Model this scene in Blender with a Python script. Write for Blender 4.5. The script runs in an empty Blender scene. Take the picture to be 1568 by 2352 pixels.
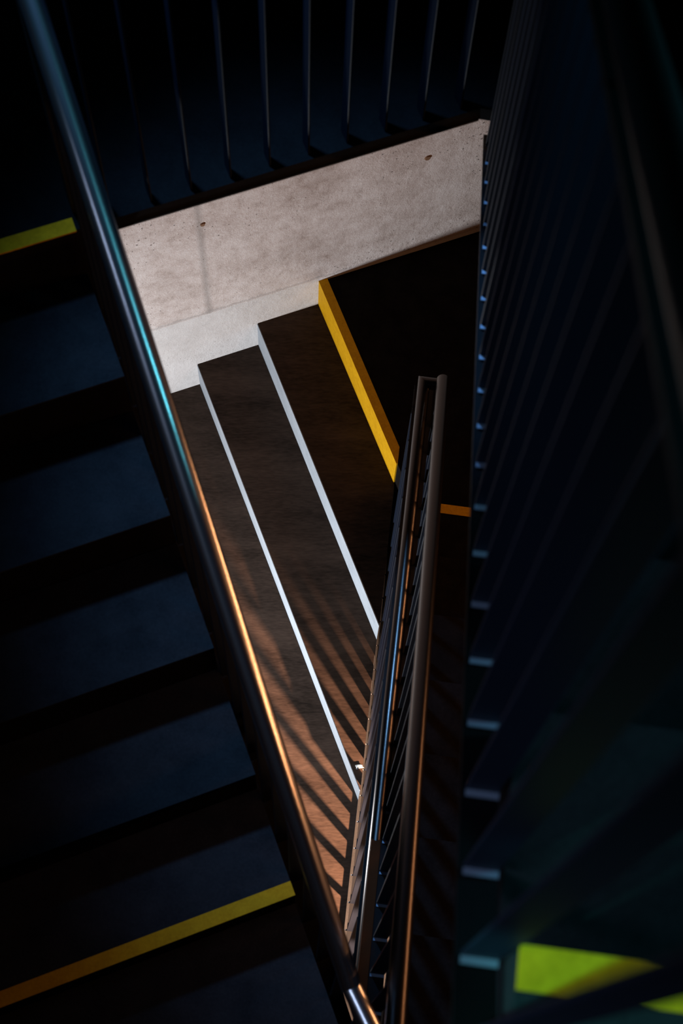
import bpy, bmesh, math, random
from mathutils import Vector, Matrix
random.seed(7)
C = bpy.context.scene.collection
# ------------------------------------------------------------------ plan frames
S = 1.12          # metres per layout unit
H0 = 5.751        # lowest floor, measured down from eye level
RI = 0.17         # riser
GO = 0.25166      # going
K = RI / GO
aL = (0.35352, 0.93543)      # left flight runs down this way, the back wall is square to it
rL = (0.93543, -0.35352)     # along the back wall
aR = (0.12976, -0.99155)     # right flights run down this way
nR = (0.99155, 0.12976)

def W(x, y, h): return Vector((x * S, -y * S, (H0 - h) * S))
def L(t, r): return (t * aL[0] + r * rL[0], t * aL[1] + r * rL[1])
def Rf(t, c): return (t * aR[0] + c * nR[0], t * aR[1] + c * nR[1])
def PL(t, r, h): return W(*L(t, r), h)
def PR(t, c, h): return W(*Rf(t, c), h)
def isect(r, c):             # plan point on wall-frame line r and right-frame line c
    d = aL[0] * nR[0] + aL[1] * nR[1]; e = rL[0] * nR[0] + rL[1] * nR[1]
    return L((c - r * e) / d, r)

# ------------------------------------------------------------------ materials
def mat(name, col, rough=0.6, metal=0.0, spec=0.5):
    m = bpy.data.materials.new(name); m.use_nodes = True
    b = m.node_tree.nodes['Principled BSDF']
    b.inputs['Base Color'].default_value = (*col, 1); b.inputs['Roughness'].default_value = rough
    b.inputs['Metallic'].default_value = metal; b.inputs['Specular IOR Level'].default_value = spec
    return m
class NT:
    def __init__(s, m): s.t = m.node_tree; s.b = s.t.nodes['Principled BSDF']
    def n(s, ty, **kw):
        o = s.t.nodes.new(ty)
        for k, v in kw.items():
            if k in o.inputs: o.inputs[k].default_value = v
            else: setattr(o, k, v)
        return o
    def l(s, a, b): s.t.links.new(a, b)
    def ramp(s, fac, stops):
        r = s.n('ShaderNodeValToRGB'); e = r.color_ramp.elements
        while len(e) < len(stops): e.new(0.5)
        for q, (p, c) in zip(e, stops): q.position = p; q.color = (*c, 1) if not isinstance(c, (int, float)) else (c, c, c, 1)
        s.l(fac, r.inputs[0]); return r.outputs[0]
    def math(s, op, a, b=None, c=None):
        o = s.n('ShaderNodeMath', operation=op)
        for i, v in enumerate((a, b, c)):
            if v is None: continue
            if isinstance(v, (int, float)): o.inputs[i].default_value = v
            else: s.l(v, o.inputs[i])
        return o.outputs[0]
    def mix(s, f, a, b, mode='MIX'):
        o = s.n('ShaderNodeMix', data_type='RGBA', blend_type=mode)
        for i, v in ((0, f), (6, a), (7, b)):
            if isinstance(v, (int, float)): o.inputs[i].default_value = v
            elif isinstance(v, tuple): o.inputs[i].default_value = (*v, 1)
            else: s.l(v, o.inputs[i])
        return o.outputs[2]

def speckled(name, c0, c1, scale=14, rough=0.75, bump=0.15, fine=160, spec=0.3, streak=None):
    m = mat(name, c0, rough, 0, spec); k = NT(m)
    co = k.n('ShaderNodeTexCoord').outputs['Object']
    if streak:
        mp = k.n('ShaderNodeMapping'); mp.inputs['Rotation'].default_value = (0, 0, streak); mp.inputs['Scale'].default_value = (0.25, 1, 1)
        k.l(co, mp.inputs[0]); co = mp.outputs[0]
    a = k.n('ShaderNodeTexNoise', Scale=scale, Detail=6.0, Roughness=0.65); k.l(co, a.inputs['Vector'])
    f = k.n('ShaderNodeTexNoise', Scale=fine, Detail=2.0); k.l(co, f.inputs['Vector'])
    v = k.math('ADD', k.math('MULTIPLY', a.outputs[0], 0.7), k.math('MULTIPLY', f.outputs[0], 0.3))
    k.l(k.ramp(v, [(0.32, c0), (0.66, c1)]), k.b.inputs['Base Color'])
    bp = k.n('ShaderNodeBump', Strength=bump, Distance=0.01); k.l(v, bp.inputs['Height']); k.l(bp.outputs[0], k.b.inputs['Normal'])
    return m

def wall_concrete():
    """board-marked concrete; the object's own x runs along the wall, z up"""
    m = mat('fair_faced_concrete', (.5, .47, .45), .85, 0, .25); k = NT(m)
    co = k.n('ShaderNodeTexCoord').outputs['Object']
    sx = k.n('ShaderNodeSeparateXYZ'); k.l(co, sx.inputs[0]); X, Z = sx.outputs[0], sx.outputs[2]
    big = k.n('ShaderNodeTexNoise', Scale=3.2, Detail=7.0, Roughness=0.62); k.l(co, big.inputs['Vector'])
    med = k.n('ShaderNodeTexNoise', Scale=17.0, Detail=6.0, Roughness=0.7); k.l(co, med.inputs['Vector'])
    fin = k.n('ShaderNodeTexNoise', Scale=230.0, Detail=2.0); k.l(co, fin.inputs['Vector'])
    tone = k.ramp(big.outputs[0], [(0.32, (.37, .285, .245)), (0.5, (.60, .505, .46)), (0.68, (.72, .64, .60))])
    tone = k.mix(0.40, tone, k.ramp(med.outputs[0], [(0.32, (.28, .205, .17)), (0.46, (.57, .475, .43)), (0.62, (.76, .68, .64))]), 'MIX')
    tone = k.mix(0.35, tone, k.ramp(fin.outputs[0], [(0.3, .18), (0.7, .82)]), 'OVERLAY')
    wob = k.math('MULTIPLY', k.math('SUBTRACT', med.outputs[0], 0.5), 0.05)
    zj = (H0 - 4.71) * S
    below = k.math('LESS_THAN', k.math('ADD', Z, wob), zj)
    tone = k.mix(k.math('MULTIPLY', below, 0.55), tone, (.66, .64, .62))
    # lift line between two pours
    d = k.math('ABSOLUTE', k.math('SUBTRACT', k.math('ADD', Z, wob), zj + 0.012))
    tone = k.mix(k.math('MULTIPLY', k.math('LESS_THAN', d, 0.007), 0.35), tone, (.30, .28, .27))
    # formwork butt joint above the lift line
    wob2 = k.math('MULTIPLY', k.math('SUBTRACT', med.outputs[0], 0.5), 0.012)
    dv = k.math('ABSOLUTE', k.math('SUBTRACT', k.math('ADD', X, wob2), 0.604 * S))
    sm = k.n('ShaderNodeMapRange'); sm.inputs[1].default_value = 0.0; sm.inputs[2].default_value = 0.022; sm.inputs[3].default_value = 0.55; sm.inputs[4].default_value = 0
    k.l(dv, sm.inputs[0])
    tone = k.mix(k.math('MULTIPLY', sm.outputs[0], k.math('SUBTRACT', 1.0, below)), tone, (.27, .24, .22))
    # blow holes
    vo = k.n('ShaderNodeTexVoronoi', Scale=42.0); k.l(co, vo.inputs['Vector'])
    sel = k.n('ShaderNodeTexNoise', Scale=3.0, Detail=2.0); k.l(co, sel.inputs['Vector'])
    rad = k.math('MULTIPLY', k.math('SUBTRACT', sel.outputs[0], 0.36), 1.5)
    pit = k.math('LESS_THAN', vo.outputs['Distance'], k.math('MULTIPLY', rad, k.math('SUBTRACT', med.outputs[0], 0.12)))
    pit = k.math('MULTIPLY', pit, k.math('SUBTRACT', 1.0, k.math('MULTIPLY', below, 0.7)))
    tone = k.mix(k.math('MULTIPLY', pit, 0.7), tone, (.10, .075, .06))
    # rough honeycombed patch
    rp = k.n('ShaderNodeTexNoise', Scale=60.0, Detail=4.0, Roughness=0.75); k.l(co, rp.inputs['Vector'])
    k.l(tone, k.b.inputs['Base Color'])
    hgt = k.math('ADD', k.math('MULTIPLY', med.outputs[0], 0.7), k.math('MULTIPLY', rp.outputs[0], k.math('MULTIPLY', sel.outputs[0], 0.9)))
    hgt = k.math('SUBTRACT', hgt, k.math('MULTIPLY', pit, 0.8))
    bp = k.n('ShaderNodeBump', Strength=0.6, Distance=0.012); k.l(hgt, bp.inputs['Height']); k.l(bp.outputs[0], k.b.inputs['Normal'])
    return m

M = {}
M['wall'] = wall_concrete()
M['dark_wall'] = speckled('dark_painted_wall', (.012, .012, .014), (.022, .022, .026), 5)
M['brown'] = speckled('worn_brown_tread', (.013, .0085, .0065), (.060, .039, .029), 6.5, .8, .12, 130, .06, streak=-0.35)
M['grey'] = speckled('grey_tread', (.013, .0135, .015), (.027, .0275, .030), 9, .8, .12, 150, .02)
M['black'] = speckled('black_floor_and_shade', (.004, .003, .003), (.011, .009, .008), 12, .85, .1, 150, .02)  # near black; also stands in for shade on the unlit treads and landing
M['floor0'] = speckled('dark_landing_floor', (.007, .007, .0075), (.014, .014, .015), 9, .8, .12, 150, .02)
M['slab'] = speckled('dark_soffit', (.015, .015, .016), (.03, .03, .032), 8)
M['riser'] = speckled('pale_riser', (.27, .29, .315), (.37, .39, .415), 10, .7, .06, 160, .2)
M['shaded_riser'] = speckled('riser_in_shade', (.004, .004, .005), (.008, .008, .009), 10, .8, .1, 160, .02)  # shaded copy of the riser colour, for flights whose risers are unlit
M['yellow'] = speckled('yellow_paint', (.48, .23, .006), (.62, .32, .009), 30, .65, .08, 120, .05)
M['yellow_lit'] = speckled('yellow_lit_paint', (.66, .29, .006), (.88, .39, .009), 30, .65, .08, 120, .04)  # same yellow paint, colour brightened for the cool lit strips
M['steel'] = mat('black_powder_coat', (.006, .006, .007), .6, 0, .22)
M['bar'] = mat('blue_lit_flat_bar', (.009, .013, .024), .5, 0, .12)  # navy tint puts the blue light on the bars into their colour
M['gloss'] = mat('black_gloss_tube', (.006, .005, .005), .30, 0, .32)
M['dark_tube'] = mat('dark_metal_tube', (.085, .075, .07), .28, 1.0, .5)
M['tube'] = mat('brushed_tube', (.82, .81, .82), .27, 1.0, .5)
M['plug'] = mat('tie_hole_plug', (.20, .10, .05), .9)
M['bolt'] = mat('zinc_bolt', (.75, .75, .78), .25, 1.0)
M['foot'] = mat('light_catch_foot', (.24, .30, .40), .5, .3)  # for the plates added to catch light at the bar bottoms
M['channel'] = mat('warm_lit_channel', (.10, .045, .02), .4, .8)  # warm glow along the edge is put into this brown-orange colour
M['matte'] = mat('satin_black_tube', (.006, .005, .005), .45, 0, .3)
M['scrap'] = mat('white_paper', (.8, .8, .76), .8)
M['lampbody'] = mat('lamp_housing', (.05, .05, .05), .5, .6)

# ------------------------------------------------------------------ mesh helpers
def mesh(name, bm, m, parent=None, bevel=0):
    if bevel: bmesh.ops.bevel(bm, geom=list(bm.edges), offset=bevel, segments=2, affect='EDGES', clamp_overlap=True)
    bmesh.ops.recalc_face_normals(bm, faces=bm.faces)
    me = bpy.data.meshes.new(name); bm.to_mesh(me); bm.free(); me.materials.append(m)
    o = bpy.data.objects.new(name, me); C.objects.link(o)
    if parent:
        o.parent = parent; o.matrix_parent_inverse = Matrix.Identity(4)
        root = parent
        off = Vector((0, 0, 0))
        while root: off += root.location; root = root.parent
        me.transform(Matrix.Translation(-off))
    return o
def hexa(bm, a, b):                 # a, b: two matching rings of points
    va = [bm.verts.new(p) for p in a]; vb = [bm.verts.new(p) for p in b]; n = len(a)
    bm.faces.new(va); bm.faces.new(vb[::-1])
    for i in range(n): bm.faces.new((va[i], vb[i], vb[(i + 1) % n], va[(i + 1) % n]))
    return bm
def prism(poly, h0, h1):            # plan polygon between two depths
    bm = bmesh.new(); return hexa(bm, [W(x, y, h0) for x, y in poly], [W(x, y, h1) for x, y in poly])
def tube_bm(pts, rad, seg=24, bm=None):
    """round tube with crisp mitres; every straight run keeps its own rings so its shading stays straight"""
    bm = bm or bmesh.new(); n = len(pts)
    dirs = [(pts[i + 1] - pts[i]).normalized() for i in range(n - 1)]
    def cut(i): return dirs[0] if i == 0 else (dirs[-1] if i == n - 1 else (dirs[i - 1] + dirs[i]).normalized())
    for s in range(n - 1):
        d = dirs[s]; up = Vector((0, 0, 1)) if abs(d.z) < .95 else Vector((1, 0, 0))
        u = d.cross(up).normalized(); v = u.cross(d).normalized(); rings = []
        for e in (s, s + 1):
            c = cut(e); ring = []
            for k in range(seg):
                q = (u * math.cos(2 * math.pi * k / seg) + v * math.sin(2 * math.pi * k / seg)) * rad
                ring.append(pts[e] + q - d * (q.dot(c) / d.dot(c)))
            rings.append(ring)
        va = [bm.verts.new(p) for p in rings[0]]; vb = [bm.verts.new(p) for p in rings[1]]
        for k in range(seg):
            f = bm.faces.new((va[k], va[(k + 1) % seg], vb[(k + 1) % seg], vb[k])); f.smooth = True
        if s == 0: bm.faces.new([bm.verts.new(p) for p in rings[0][::-1]])
        if s == n - 2: bm.faces.new([bm.verts.new(p) for p in rings[1]])
    return bm
def thing(name, loc, label, cat, group=None):
    o = bpy.data.objects.new(name, None); C.objects.link(o); o.location = loc; o.empty_display_size = .1
    o['label'] = label; o['category'] = cat
    if group: o['group'] = group
    return o
def struct(name, bm, m, label=None):
    o = mesh(name, bm, m); o['kind'] = 'structure'
    if label: o['label'] = label
    o['category'] = 'floor' if name.startswith('floor') else ('ceiling' if name.startswith('ceil') else 'wall')
    return o
def copy_part(o, loc, parent):
    c = o.copy(); C.objects.link(c); c.parent = parent; c.matrix_parent_inverse = Matrix.Identity(4); c.location = loc
    return c

# ------------------------------------------------------------------ setting
WT = -2.608                          # back wall face
def local_wall(name, origin, ang, length, height, thick, m, label):
    bm = bmesh.new(); bmesh.ops.create_cube(bm, size=1)
    bmesh.ops.scale(bm, vec=(length, thick, height), verts=bm.verts)
    bmesh.ops.translate(bm, vec=(length / 2, thick / 2, height / 2), verts=bm.verts)
    o = struct(name, bm, m, label); o.location = origin; o.rotation_euler = (0, 0, ang); return o
angW = math.atan2(-rL[1], rL[0])
# the wall's local x = 0 lies at r = 0
def wall_back():
    bm = bmesh.new(); x0, x1, z1, th = -1.45 * S, 2.95 * S, (H0 + 1.2) * S, .22
    bmesh.ops.create_cube(bm, size=1); bmesh.ops.scale(bm, vec=(x1 - x0, th, z1), verts=bm.verts)
    bmesh.ops.translate(bm, vec=((x0 + x1) / 2, th / 2, z1 / 2), verts=bm.verts)
    o = struct('wall_back', bm, M['wall'], 'pale pitted concrete wall beside the brown steps'); o.location = PL(WT, 0, H0); o.rotation_euler = (0, 0, angW)
    for r, h, rad in ((1.415, 4.137, .012), (.615, 4.126, .009)):
        b = bmesh.new(); bmesh.ops.create_cone(b, cap_ends=True, segments=20, radius1=rad * S, radius2=rad * S * .8, depth=.006)
        bmesh.ops.rotate(b, matrix=Matrix.Rotation(math.pi / 2, 3, 'X'), verts=b.verts)
        me = bpy.data.meshes.new('tie_hole'); b.to_mesh(me); b.free(); me.materials.append(M['plug'])
        p = bpy.data.objects.new('tie_hole', me); C.objects.link(p); p.parent = o; p.location = (r * S, -.002, (H0 - h) * S)
        p['label'] = 'small brown tie hole'
wall_back()
def plane_wall(name, p, q, m, label, th=.15):
    bm = bmesh.new(); d = (W(*q, 0) - W(*p, 0)).normalized(); n = Vector((d.y, -d.x, 0)) * th
    a, b = W(*p, H0), W(*q, H0); up = Vector((0, 0, (H0 + 1.2) * S))
    hexa(bm, [a, b, b + n, a + n], [a + up, b + up, b + n + up, a + n + up]); return struct(name, bm, m, label)
RW = 1.38; LW = -1.30
cornerBR = isect(0, 0); tb = (RW - WT * (aL[0] * nR[0] + aL[1] * nR[1])) / (rL[0] * nR[0] + rL[1] * nR[1])
pBR = L(WT, tb); pBL = L(WT, LW); pFL = L(1.4, LW); pFR = Rf(-1.5, RW)
plane_wall('wall_right', pFR, pBR, M['dark_wall'], 'dark wall behind the right hand stairs').hide_viewport = False
plane_wall('wall_left', pBL, pFL, M['dark_wall'], 'dark wall beyond the blue lit stairs')
plane_wall('wall_front', pFL, pFR, M['dark_wall'], 'dark wall closing the stairwell')
outer = [pBL, pFL, pFR, pBR]
struct('floor', prism(outer, H0, H0 + .2), M['slab'], 'dark floor at the bottom of the stairwell')
struct('ceiling', prism(outer, -1.2, -1.4), M['dark_wall'], 'dark ceiling over the stairwell')
# landings
edgeA, hA, rE = -1.652, 2.5, .133
L0 = [L(WT, LW), L(edgeA, LW), L(edgeA, rE), L(-1.652, 1.005), Rf(1.93, .128), Rf(1.93, .172), Rf(1.65, .172), Rf(1.65, RW), pBR]
struct('floor_landing', prism(L0, hA, hA + .036), M['floor0'], 'landing floor behind the black bar railing above the pale wall')
vx = isect(rE, .17)
L1 = [L(-.3935, LW), L(-.3935, rE), vx, L(1.4, .75), pFL]
struct('floor_landing', prism(L1, 3.52, 3.74), M['grey'], 'landing floor at the foot of the blue lit stairs')
L1b = [vx, Rf(.376, .172), Rf(.376, RW), pFR, L(1.4, .75)]
struct('floor_landing', prism(L1b, 3.522, 3.74), M['black'], 'landing floor blackened as unlit, at the top of the unlit flight')  # same landing as above; shade of its unlit half put into the colour
def scr_c(t): return .0662 + (1.9386 - t) * .0158
e1 = L(-1.775, 1.0355)
L2 = [L(WT, 1.0355), e1, Rf(1.6, scr_c(1.6) + .012), Rf(1.6, RW), pBR]
struct('floor_landing', prism(L2, 4.731, 4.93), M['black'], 'black landing floor above the yellow edged top step')
Lm = [Rf(.14, .172), Rf(.14, RW), pFR, L(1.4, .0), (.12, .35)]
struct('floor_landing', prism(Lm, 1.31, 1.5), M['grey'], 'nearest landing floor with the green lit edge strip')

# ------------------------------------------------------------------ flights
def step_block(P, ta, tb, s0, s1, h, root, tread_m, body_m, fr=None):
    """one step: body with sloping soffit, tread finish on top"""
    bm = bmesh.new()
    sec = [(ta, h), (tb, h), (tb, h + .25), (ta, h + .25 - RI)]
    hexa(bm, [P(t, s0, q) for t, q in sec], [P(t, s1, q) for t, q in sec])
    st = mesh('step', bm, body_m, root)
    bm = bmesh.new(); e = .006
    sec = [(ta + .002, h), (tb + .004, h), (tb + .004, h - e), (ta + .002, h - e)]
    hexa(bm, [P(t, s0, q) for t, q in sec], [P(t, s1, q) for t, q in sec])
    mesh('tread', bm, tread_m, st)
    return st
def strip(P, tb, s0, s1, h, parent, m, w=.029, cap=.006):
    """painted band on the front edge, lying on the tread finish (cap) or straight on the floor"""
    bm = bmesh.new(); u, d = h - cap - .0025, h - cap + .001
    sec = [(tb - w, u), (tb + .004, u), (tb + .004, d), (tb - w, d)]
    hexa(bm, [P(t, s0, q) for t, q in sec], [P(t, s1, q) for t, q in sec])
    return mesh('nosing_strip', bm, m, parent)
# blue lit flight on the left
f1 = thing('staircase', PL(-1.0, -.5, 3.0), 'blue lit flight of dark steps under the diagonal handrail', 'stairs')
strip(PL, edgeA, LW, rE, hA, f1, M['yellow_lit'], .029, 0)
bm = bmesh.new(); sec = [(edgeA - .05, hA + .036), (edgeA, hA + .036), (edgeA, hA + .42), (edgeA - .05, hA + .42)]
hexa(bm, [PL(t, LW, q) for t, q in sec], [PL(t, rE + .05, q) for t, q in sec]); mesh('riser', bm, M['shaded_riser'], f1)
for k in range(1, 6):
    st = step_block(PL, edgeA + GO * (k - 1), edgeA + GO * k, LW, rE, hA + RI * k, f1, M['grey'], M['shaded_riser'])
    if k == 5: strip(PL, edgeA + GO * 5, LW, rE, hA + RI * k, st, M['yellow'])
# right flight, lower, in shade
f2 = thing('staircase', PR(1.0, .7, 4.0), 'black unlit flight with one orange edge strip, right of the copper lit handrail', 'stairs')
for k in range(1, 7):
    st = step_block(PR, .376 + GO * (k - 1), .376 + GO * k, .172, RW, 3.54 + RI * k, f2, M['black'], M['shaded_riser'])
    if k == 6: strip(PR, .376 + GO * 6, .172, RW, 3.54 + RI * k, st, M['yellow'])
# right flight, upper, mostly behind the near railing
f3 = thing('staircase', PR(.9, .7, 1.9), 'dark flight behind the near blurred railing, green lit strip on top edge', 'stairs')
strip(PR, .14, .172, RW, 1.31, f3, M['yellow_lit'], .034, 0)
for k in range(1, 7):
    step_block(PR, .14 + GO * (k - 1), .14 + GO * k, .172, RW, 1.31 + RI * k, f3, M['grey'], M['shaded_riser'])
# wide brown steps along the concrete wall
f4 = thing('staircase', PL(-1.6, .4, 5.2), 'wide brown steps with white risers below the concrete wall', 'stairs')
def scr_t(r, off=-.010):     # wall-frame t where the line r meets the slatted screen
    d = aL[0] * nR[0] + aL[1] * nR[1]; e = rL[0] * nR[0] + rL[1] * nR[1]
    t = -1.0
    for _ in range(20):
        p = L(t, r); tr = p[0] * aR[0] + p[1] * aR[1]
        t = (scr_c(tr) + off - r * e) / d
    return t
HM = 4.731
def poly_step(ra, rb, h, root, first=False):
    ta, tb_ = min(scr_t(ra), .9), min(scr_t(rb), .9)
    body = [L(WT, rb), L(tb_, rb), L(ta, ra), L(WT, ra)]
    if first: return body
    st = mesh('step', prism(body, h, H0), M['riser'], root)
    bt = [L(WT, rb + .002), L(tb_, rb + .002), L(ta, ra - .002), L(WT, ra - .002)]
    mesh('tread', prism(bt, h - .006, h), M['brown'], st)
    return st
for k in range(1, 6):
    ra = 1.0355 - GO * (k - 1); rb = ra - GO
    poly_step(ra, rb, HM + RI * k, f4)
# yellow top edge: riser face and narrow band on the landing
ty = scr_t(1.0355)
mesh('riser', prism([L(WT, 1.0355), L(ty, 1.0355), L(ty, 1.0305), L(WT, 1.0305)], HM - .004, HM + RI - .006), M['yellow'], f4)['label'] = 'yellow painted riser'
mesh('nosing_strip', prism([L(WT, 1.064), L(scr_t(1.064), 1.064), L(ty, 1.0355), L(ty, 1.0300), L(WT, 1.0300)], HM - .008, HM), M['yellow'], f4)['label'] = 'yellow band on top edge'

# ------------------------------------------------------------------ railings of flat bars on edge
SP = .0892
def bar_mesh(name, ang, hgt, depth, th):
    """bar hangs down from its origin; local x along the run, y across"""
    bm = bmesh.new(); bmesh.ops.create_cube(bm, size=1)
    bmesh.ops.scale(bm, vec=(th * S, depth * S, hgt * S), verts=bm.verts)
    bmesh.ops.translate(bm, vec=(0, 0, -hgt * S / 2), verts=bm.verts)
    bmesh.ops.bevel(bm, geom=list(bm.edges), offset=.0012, segments=1, affect='EDGES')
    bmesh.ops.rotate(bm, matrix=Matrix.Rotation(ang, 3, 'Z'), verts=bm.verts)
    me = bpy.data.meshes.new(name); bm.to_mesh(me); bm.free(); me.materials.append(M['bar']); return me
def bars(root, pts, me, bolt=None):
    first = None
    for i, p in enumerate(pts):
        if first is None:
            o = bpy.data.objects.new('baluster', me); C.objects.link(o); o.parent = root; o.location = p - root.location; first = o
        else: o = copy_part(first, p - root.location, root)
        if bolt:
            b = bpy.data.objects.new(bolt[2], bolt[0]); C.objects.link(b); b.parent = o; b.location = bolt[1]
def flat(P, a, b, w0, w1, th):      # flat bar along a sloping or level run: a, b = (t, h)
    bm = bmesh.new()
    return hexa(bm, [P(a[0], w0, a[1]), P(a[0], w1, a[1]), P(a[0], w1, a[1] + th), P(a[0], w0, a[1] + th)],
                [P(b[0], w0, b[1]), P(b[0], w1, b[1]), P(b[0], w1, b[1] + th), P(b[0], w0, b[1] + th)])
def bracket(P, t, s, htube, hrail, root):
    tube = tube_bm([P(t, s, hrail), P(t, s, htube + .01)], .0065 * S, 12)
    mesh('bracket', tube, M['steel'], root)
angR = math.atan2(-aR[1], aR[0]); angL = math.atan2(-aL[1], aL[0])
TR = .0187
def sloped_railing(P, ang, hb, s_in, s_out, s_tube, t0, t1, phase, label, sgn=1, foot=None, first=None):
    """hb: depth of the bottom edge at t = 0"""
    root = thing('railing', P(t0, s_out, hb + t0 * K), label, 'railing')
    top = hb - .905
    n0 = math.ceil((t0 - phase) / SP); n1 = math.floor((t1 - phase) / SP)
    me = bar_mesh('baluster', ang, .895, abs(s_out - s_in), .0045)
    ts = [phase + SP * i for i in range(n0, n1 + 1)]
    if first is not None: ts[0] = first
    fm = None
    if foot:  # thin plates added to catch blue light, standing for lit bar ends
        b = bmesh.new(); bmesh.ops.create_cube(b, size=1)
        bmesh.ops.scale(b, vec=(.007 * S, .035 * S, .0025), verts=b.verts)
        bmesh.ops.rotate(b, matrix=Matrix.Rotation(ang, 3, 'Z'), verts=b.verts)
        d = bpy.data.meshes.new('foot'); b.to_mesh(d); b.free(); d.materials.append(M['foot'])
        fm = (d, P(-.006, 0, 0) - P(0, 0, 0) + Vector((0, 0, -.892 * S)), 'foot')
    bars(root, [P(t, (s_in + s_out) / 2, top + t * K) for t in ts], me, fm)
    mesh('bottom_rail', flat(P, (t0, hb + t0 * K), (t1, hb + t1 * K), min(s_in, s_out) - (.004 if sgn > 0 else .010), max(s_in, s_out) + (.004 if sgn < 0 else 0), .008), M['steel'], root)
    mesh('top_rail', flat(P, (t0, top - .006 + t0 * K), (t1, top - .006 + t1 * K), min(s_in, s_out), max(s_in, s_out), .008), M['steel'], root)
    tt = t0 + .2
    while tt < t1:
        bracket(P, tt, s_tube, hb - .95 + tt * K, top + tt * K, root); tt += .55
    return root, ts
# left: tube over the blue lit flight, turning level towards the landing
hbL = 3.82
rl, _ = sloped_railing(PL, angL, hbL, .137, .172, .150, -1.66, -.06, -1.60, 'long pipe handrail and bar railing down the left flight', -1)
ht = hbL - .95
tj = -.137
pj = PL(tj, .150, ht + tj * K)
p2 = pj + (W(.055, .11, 0) - W(0, 0, 0))
mesh('handrail', tube_bm([PL(-1.78, .150, ht - 1.78 * K), PL(-1.0, .150, ht - 1.0 * K), pj, p2], TR * S, 40), M['tube'], rl)
mesh('end_post', flat(PL, (-1.70, hA + .2), (-1.70, 1.62), .138, .172, .0) if False else prism([L(-1.735, .138), L(-1.69, .138), L(-1.69, .176), L(-1.735, .176)], 1.62, 2.70), M['steel'], rl)
# lower right: copper lit tube above fins
hbR = 3.49
rr, _ = sloped_railing(PR, angR, hbR, .130, .166, .147, .02, 1.90, .0243, 'railing of thin fins under the copper lit handrail, down the black flight', 1, True)
hr = hbR - .95
mesh('handrail', tube_bm([PR(.02, .147, hr + .02 * K), PR(1.0, .147, hr + K), PR(2.02, .147, hr + 2.02 * K)], TR * S, 40), M['dark_tube'], rr)
mesh('side_channel', flat(PR, (.05, hbR - .004 + .05 * K), (1.90, hbR - .004 + 1.90 * K), .101, .127, .012), M['channel'], rr)
# upper right: near, out of focus
hbN = 1.317
rn, _ = sloped_railing(PR, angR, hbN, .130, .166, .147, -.02, 1.985, .050, 'near blurred bar railing rising along the right side', 1, True, .0635)
hn = hbN - .95
mesh('handrail', tube_bm([PR(-.02, .147, hn - .02 * K), PR(1.0, .147, hn + K), PR(2.0, .147, hn + 2.0 * K)], TR * S, 40), M['matte'], rn)
# level railing on the landing above the wall
tG, hG = -1.662, 2.497
rt = thing('railing', PL(tG, .6, hG), 'level black bar railing above the pale concrete wall', 'railing')
me = bar_mesh('baluster', angW, .93, .034, .004)
bars(rt, [PL(tG - .018, .2098 + .0839 * i, hG - .93) for i in range(0, 10)], me)
Pw = lambda t, s, h: PL(s, t, h)
mesh('bottom_rail', flat(Pw, (.15, hG + .036), (1.004, hG + .036), tG - .036, tG + .012, .006), M['steel'], rt)
mesh('top_rail', flat(Pw, (.15, hG - .94), (1.002, hG - .94), tG - .036, tG, .008), M['steel'], rt)
mesh('handrail', tube_bm([PL(tG - .018, .16, hG - .985), PL(tG - .018, 1.0, hG - .985)], TR * S, 32), M['gloss'], rt)
# slatted screen beside the brown steps
hS, hT = 5.215, 3.985
def PS(t, o, h): return PR(t, scr_c(t) + o, h)
rs = thing('railing', PS(1.2, .02, hS), 'level slatted screen with bolted feet beside the brown steps', 'railing')
me = bar_mesh('baluster', angR - .0158, hS - hT, .036, .0075)
b = bmesh.new(); bmesh.ops.create_uvsphere(b, u_segments=10, v_segments=6, radius=.0042)
bme = bpy.data.meshes.new('bolt'); b.to_mesh(b and bme); b.free(); bme.materials.append(M['bolt'])
t = 1.9386; pts = []
while t > .3: pts.append(PS(t, .018, hT)); t -= .0932
vb = Vector((nR[0], -nR[1], 0)) * -(.021 * S)
bars(rs, pts, me, (bme, vb + Vector((0, 0, -(hS - hT) * S + .006)), 'bolt'))
mesh('bottom_rail', flat(PS, (.28, hS - .012), (2.03, hS - .012), .0, .036, .010), M['steel'], rs)
mesh('top_rail', flat(PS, (.28, hT - .004), (2.03, hT - .004), .002, .060, .010), M['steel'], rs)
mesh('handrail', tube_bm([PS(.28, .028, hT - .045), PS(1.0, .028, hT - .045), PS(2.02, .028, hT - .045), PS(2.02, .075, hT - .045)], TR * S, 32), M['dark_tube'], rs)
for q in (.5, 1.0, 1.5, 1.95): bracket(PS, q, .028, hT - .045, hT, rs)

# paper scrap caught at the foot of the screen
b = bmesh.new(); bmesh.ops.create_icosphere(b, subdivisions=2, radius=.012)
for v in b.verts:
    v.co *= random.uniform(.45, 1.25); v.co.z *= .5; v.co.x *= 1.5
so = mesh('paper_scrap', b, M['scrap']); so.location = PR(1.0753, .058, 5.07 - .014)
so['label'] = 'crumpled white paper scrap at the foot of the slatted screen'; so['category'] = 'litter'

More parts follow.
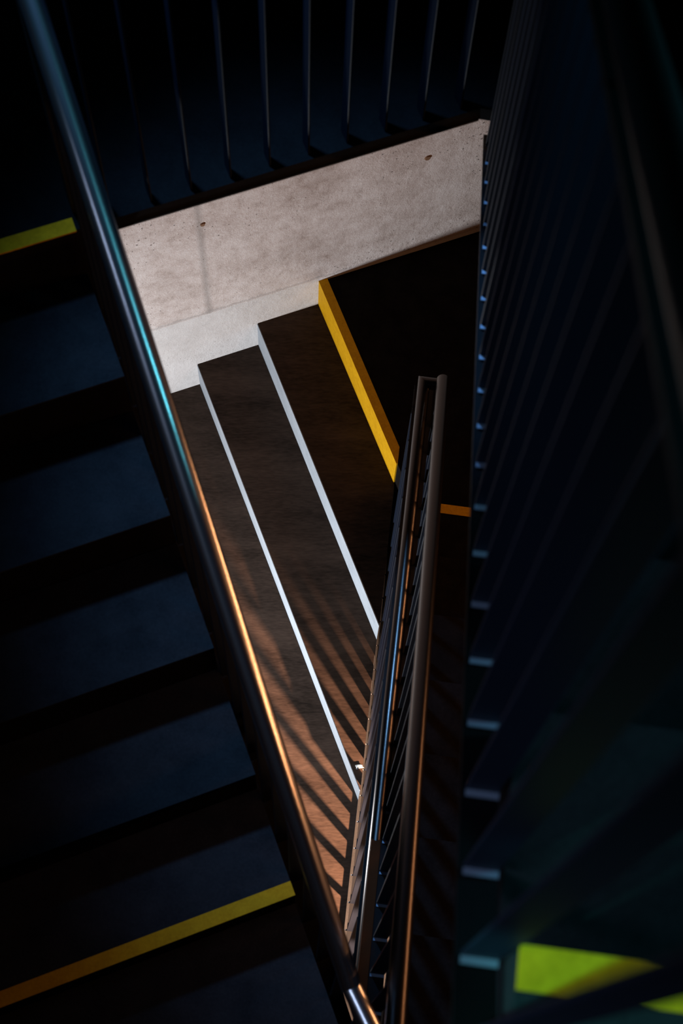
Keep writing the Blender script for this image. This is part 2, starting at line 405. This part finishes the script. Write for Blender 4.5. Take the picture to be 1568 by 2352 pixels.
# ------------------------------------------------------------------ lamps and added lights
def light(name, typ, loc, col, energy, size=.1, target=None, **kw):
    d = bpy.data.lights.new(name, typ); d.color = col; d.energy = energy
    if typ == 'AREA':
        d.shape = 'RECTANGLE'; d.size, d.size_y = size if isinstance(size, tuple) else (size, size)
    else: d.shadow_soft_size = size
    for k, v in kw.items(): setattr(d, k, v)
    o = bpy.data.objects.new(name, d); C.objects.link(o); o.location = loc
    if target is not None: o.rotation_euler = (target - loc).to_track_quat('-Z', 'Y').to_euler()
    return o
def bar_light(name, a, b, face, width, col, power, spread=180):
    """a straight lamp tube from a to b that shines towards the point face"""
    d = bpy.data.lights.new(name, 'AREA'); d.shape = 'RECTANGLE'; d.size = (b - a).length; d.size_y = width; d.color = col; d.energy = power; d.spread = math.radians(spread)
    o = bpy.data.objects.new(name, d); C.objects.link(o); mid = (a + b) / 2
    x = (b - a).normalized(); z = mid - face; z = (z - x * z.dot(x)).normalized(); y = z.cross(x)
    m = Matrix.Identity(4)
    for i in range(3): m[i][0], m[i][1], m[i][2] = x[i], y[i], z[i]
    m.translation = mid; o.matrix_world = m
    return o
light('white_wall_lamp', 'AREA', PL(-1.30, -.62, 4.90), (.87, .93, 1), 54, (.22, .16), PL(-1.8, .9, 4.9))
light('warm_stair_lamp', 'SPOT', W(1.15, .27, 4.15), (1, .58, .36), 2700, .05, W(.17, -.60, 5.2), spot_size=math.radians(50), spot_blend=.8)
bar_light('warm_wall_lamp', PR(.25, 1.33, 2.12), PR(1.95, 1.33, 3.28), PR(1.1, .15, 2.9), .05, (1, .42, .17), 11)
bar_light('added_warm_light', PR(1.25, 1.33, 2.92), PR(2.1, 1.33, 3.5), PR(.8, .15, 3.1), .05, (1, .42, .17), 3, 110)  # extra light added to strengthen the copper highlight on the lower right handrail
bar_light('added_pale_light', PL(-.75, -1.25, 1.1), PL(1.0, -1.25, -.08), PL(-.7, .15, 2.4), .14, (.55, .68, 1), 9, 95)  # added only to draw the pale highlight along the left handrail
bar_light('cyan_wall_lamp', PR(.35, 1.33, .0), PR(.65, 1.33, 1.10), PR(.9, .15, 2.2), .09, (.15, .80, 1), 7, 100)
light('blue_spot', 'SPOT', PL(-2.45, .02, -.3), (.20, .50, 1), 620, .12, PL(-.85, .64, 3.0), spot_size=math.radians(31), spot_blend=1)
light('added_teal_spot', 'SPOT', PL(.08, -1.2, .35), (.12, .85, .75), 150, .05, PR(.10, .19, 1.3), spot_size=math.radians(8.5), spot_blend=.6)  # added narrow beam that turns the near edge strip green
w = bpy.data.worlds.new('World'); bpy.context.scene.world = w; w.use_nodes = True
w.node_tree.nodes['Background'].inputs[0].default_value = (.0002, .0003, .0006, 1)

# ------------------------------------------------------------------ camera
B = ((0.9996418796798957, 0.009898699709765273, 0.024862182810462555), (0, 0.9290704808204335, -0.36990274622944935), (-0.02676027634470479, 0.36977027653956224, 0.9287377618024426))
col = lambda j: Vector((B[0][j], -B[1][j], -B[2][j]))
X, Y, Z = col(0), -col(1), -col(2)
cd = bpy.data.cameras.new('camera'); co = bpy.data.objects.new('camera', cd); C.objects.link(co)
m4 = Matrix.Identity(4)
for i in range(3): m4[i][0], m4[i][1], m4[i][2] = X[i], Y[i], Z[i]
m4.translation = W(0, 0, 0); co.matrix_world = m4
cd.sensor_fit = 'VERTICAL'; cd.sensor_height = 36; cd.sensor_width = 24; cd.lens = 3356.76 / 2352 * 36; cd.clip_start = .02
cd.dof.use_dof = True; cd.dof.focus_distance = 5.3 * S; cd.dof.aperture_fstop = 5.0
sc = bpy.context.scene; sc.camera = co
sc.view_settings.view_transform = 'Standard'; sc.view_settings.look = 'None'; sc.view_settings.gamma = 1; sc.view_settings.exposure = 0
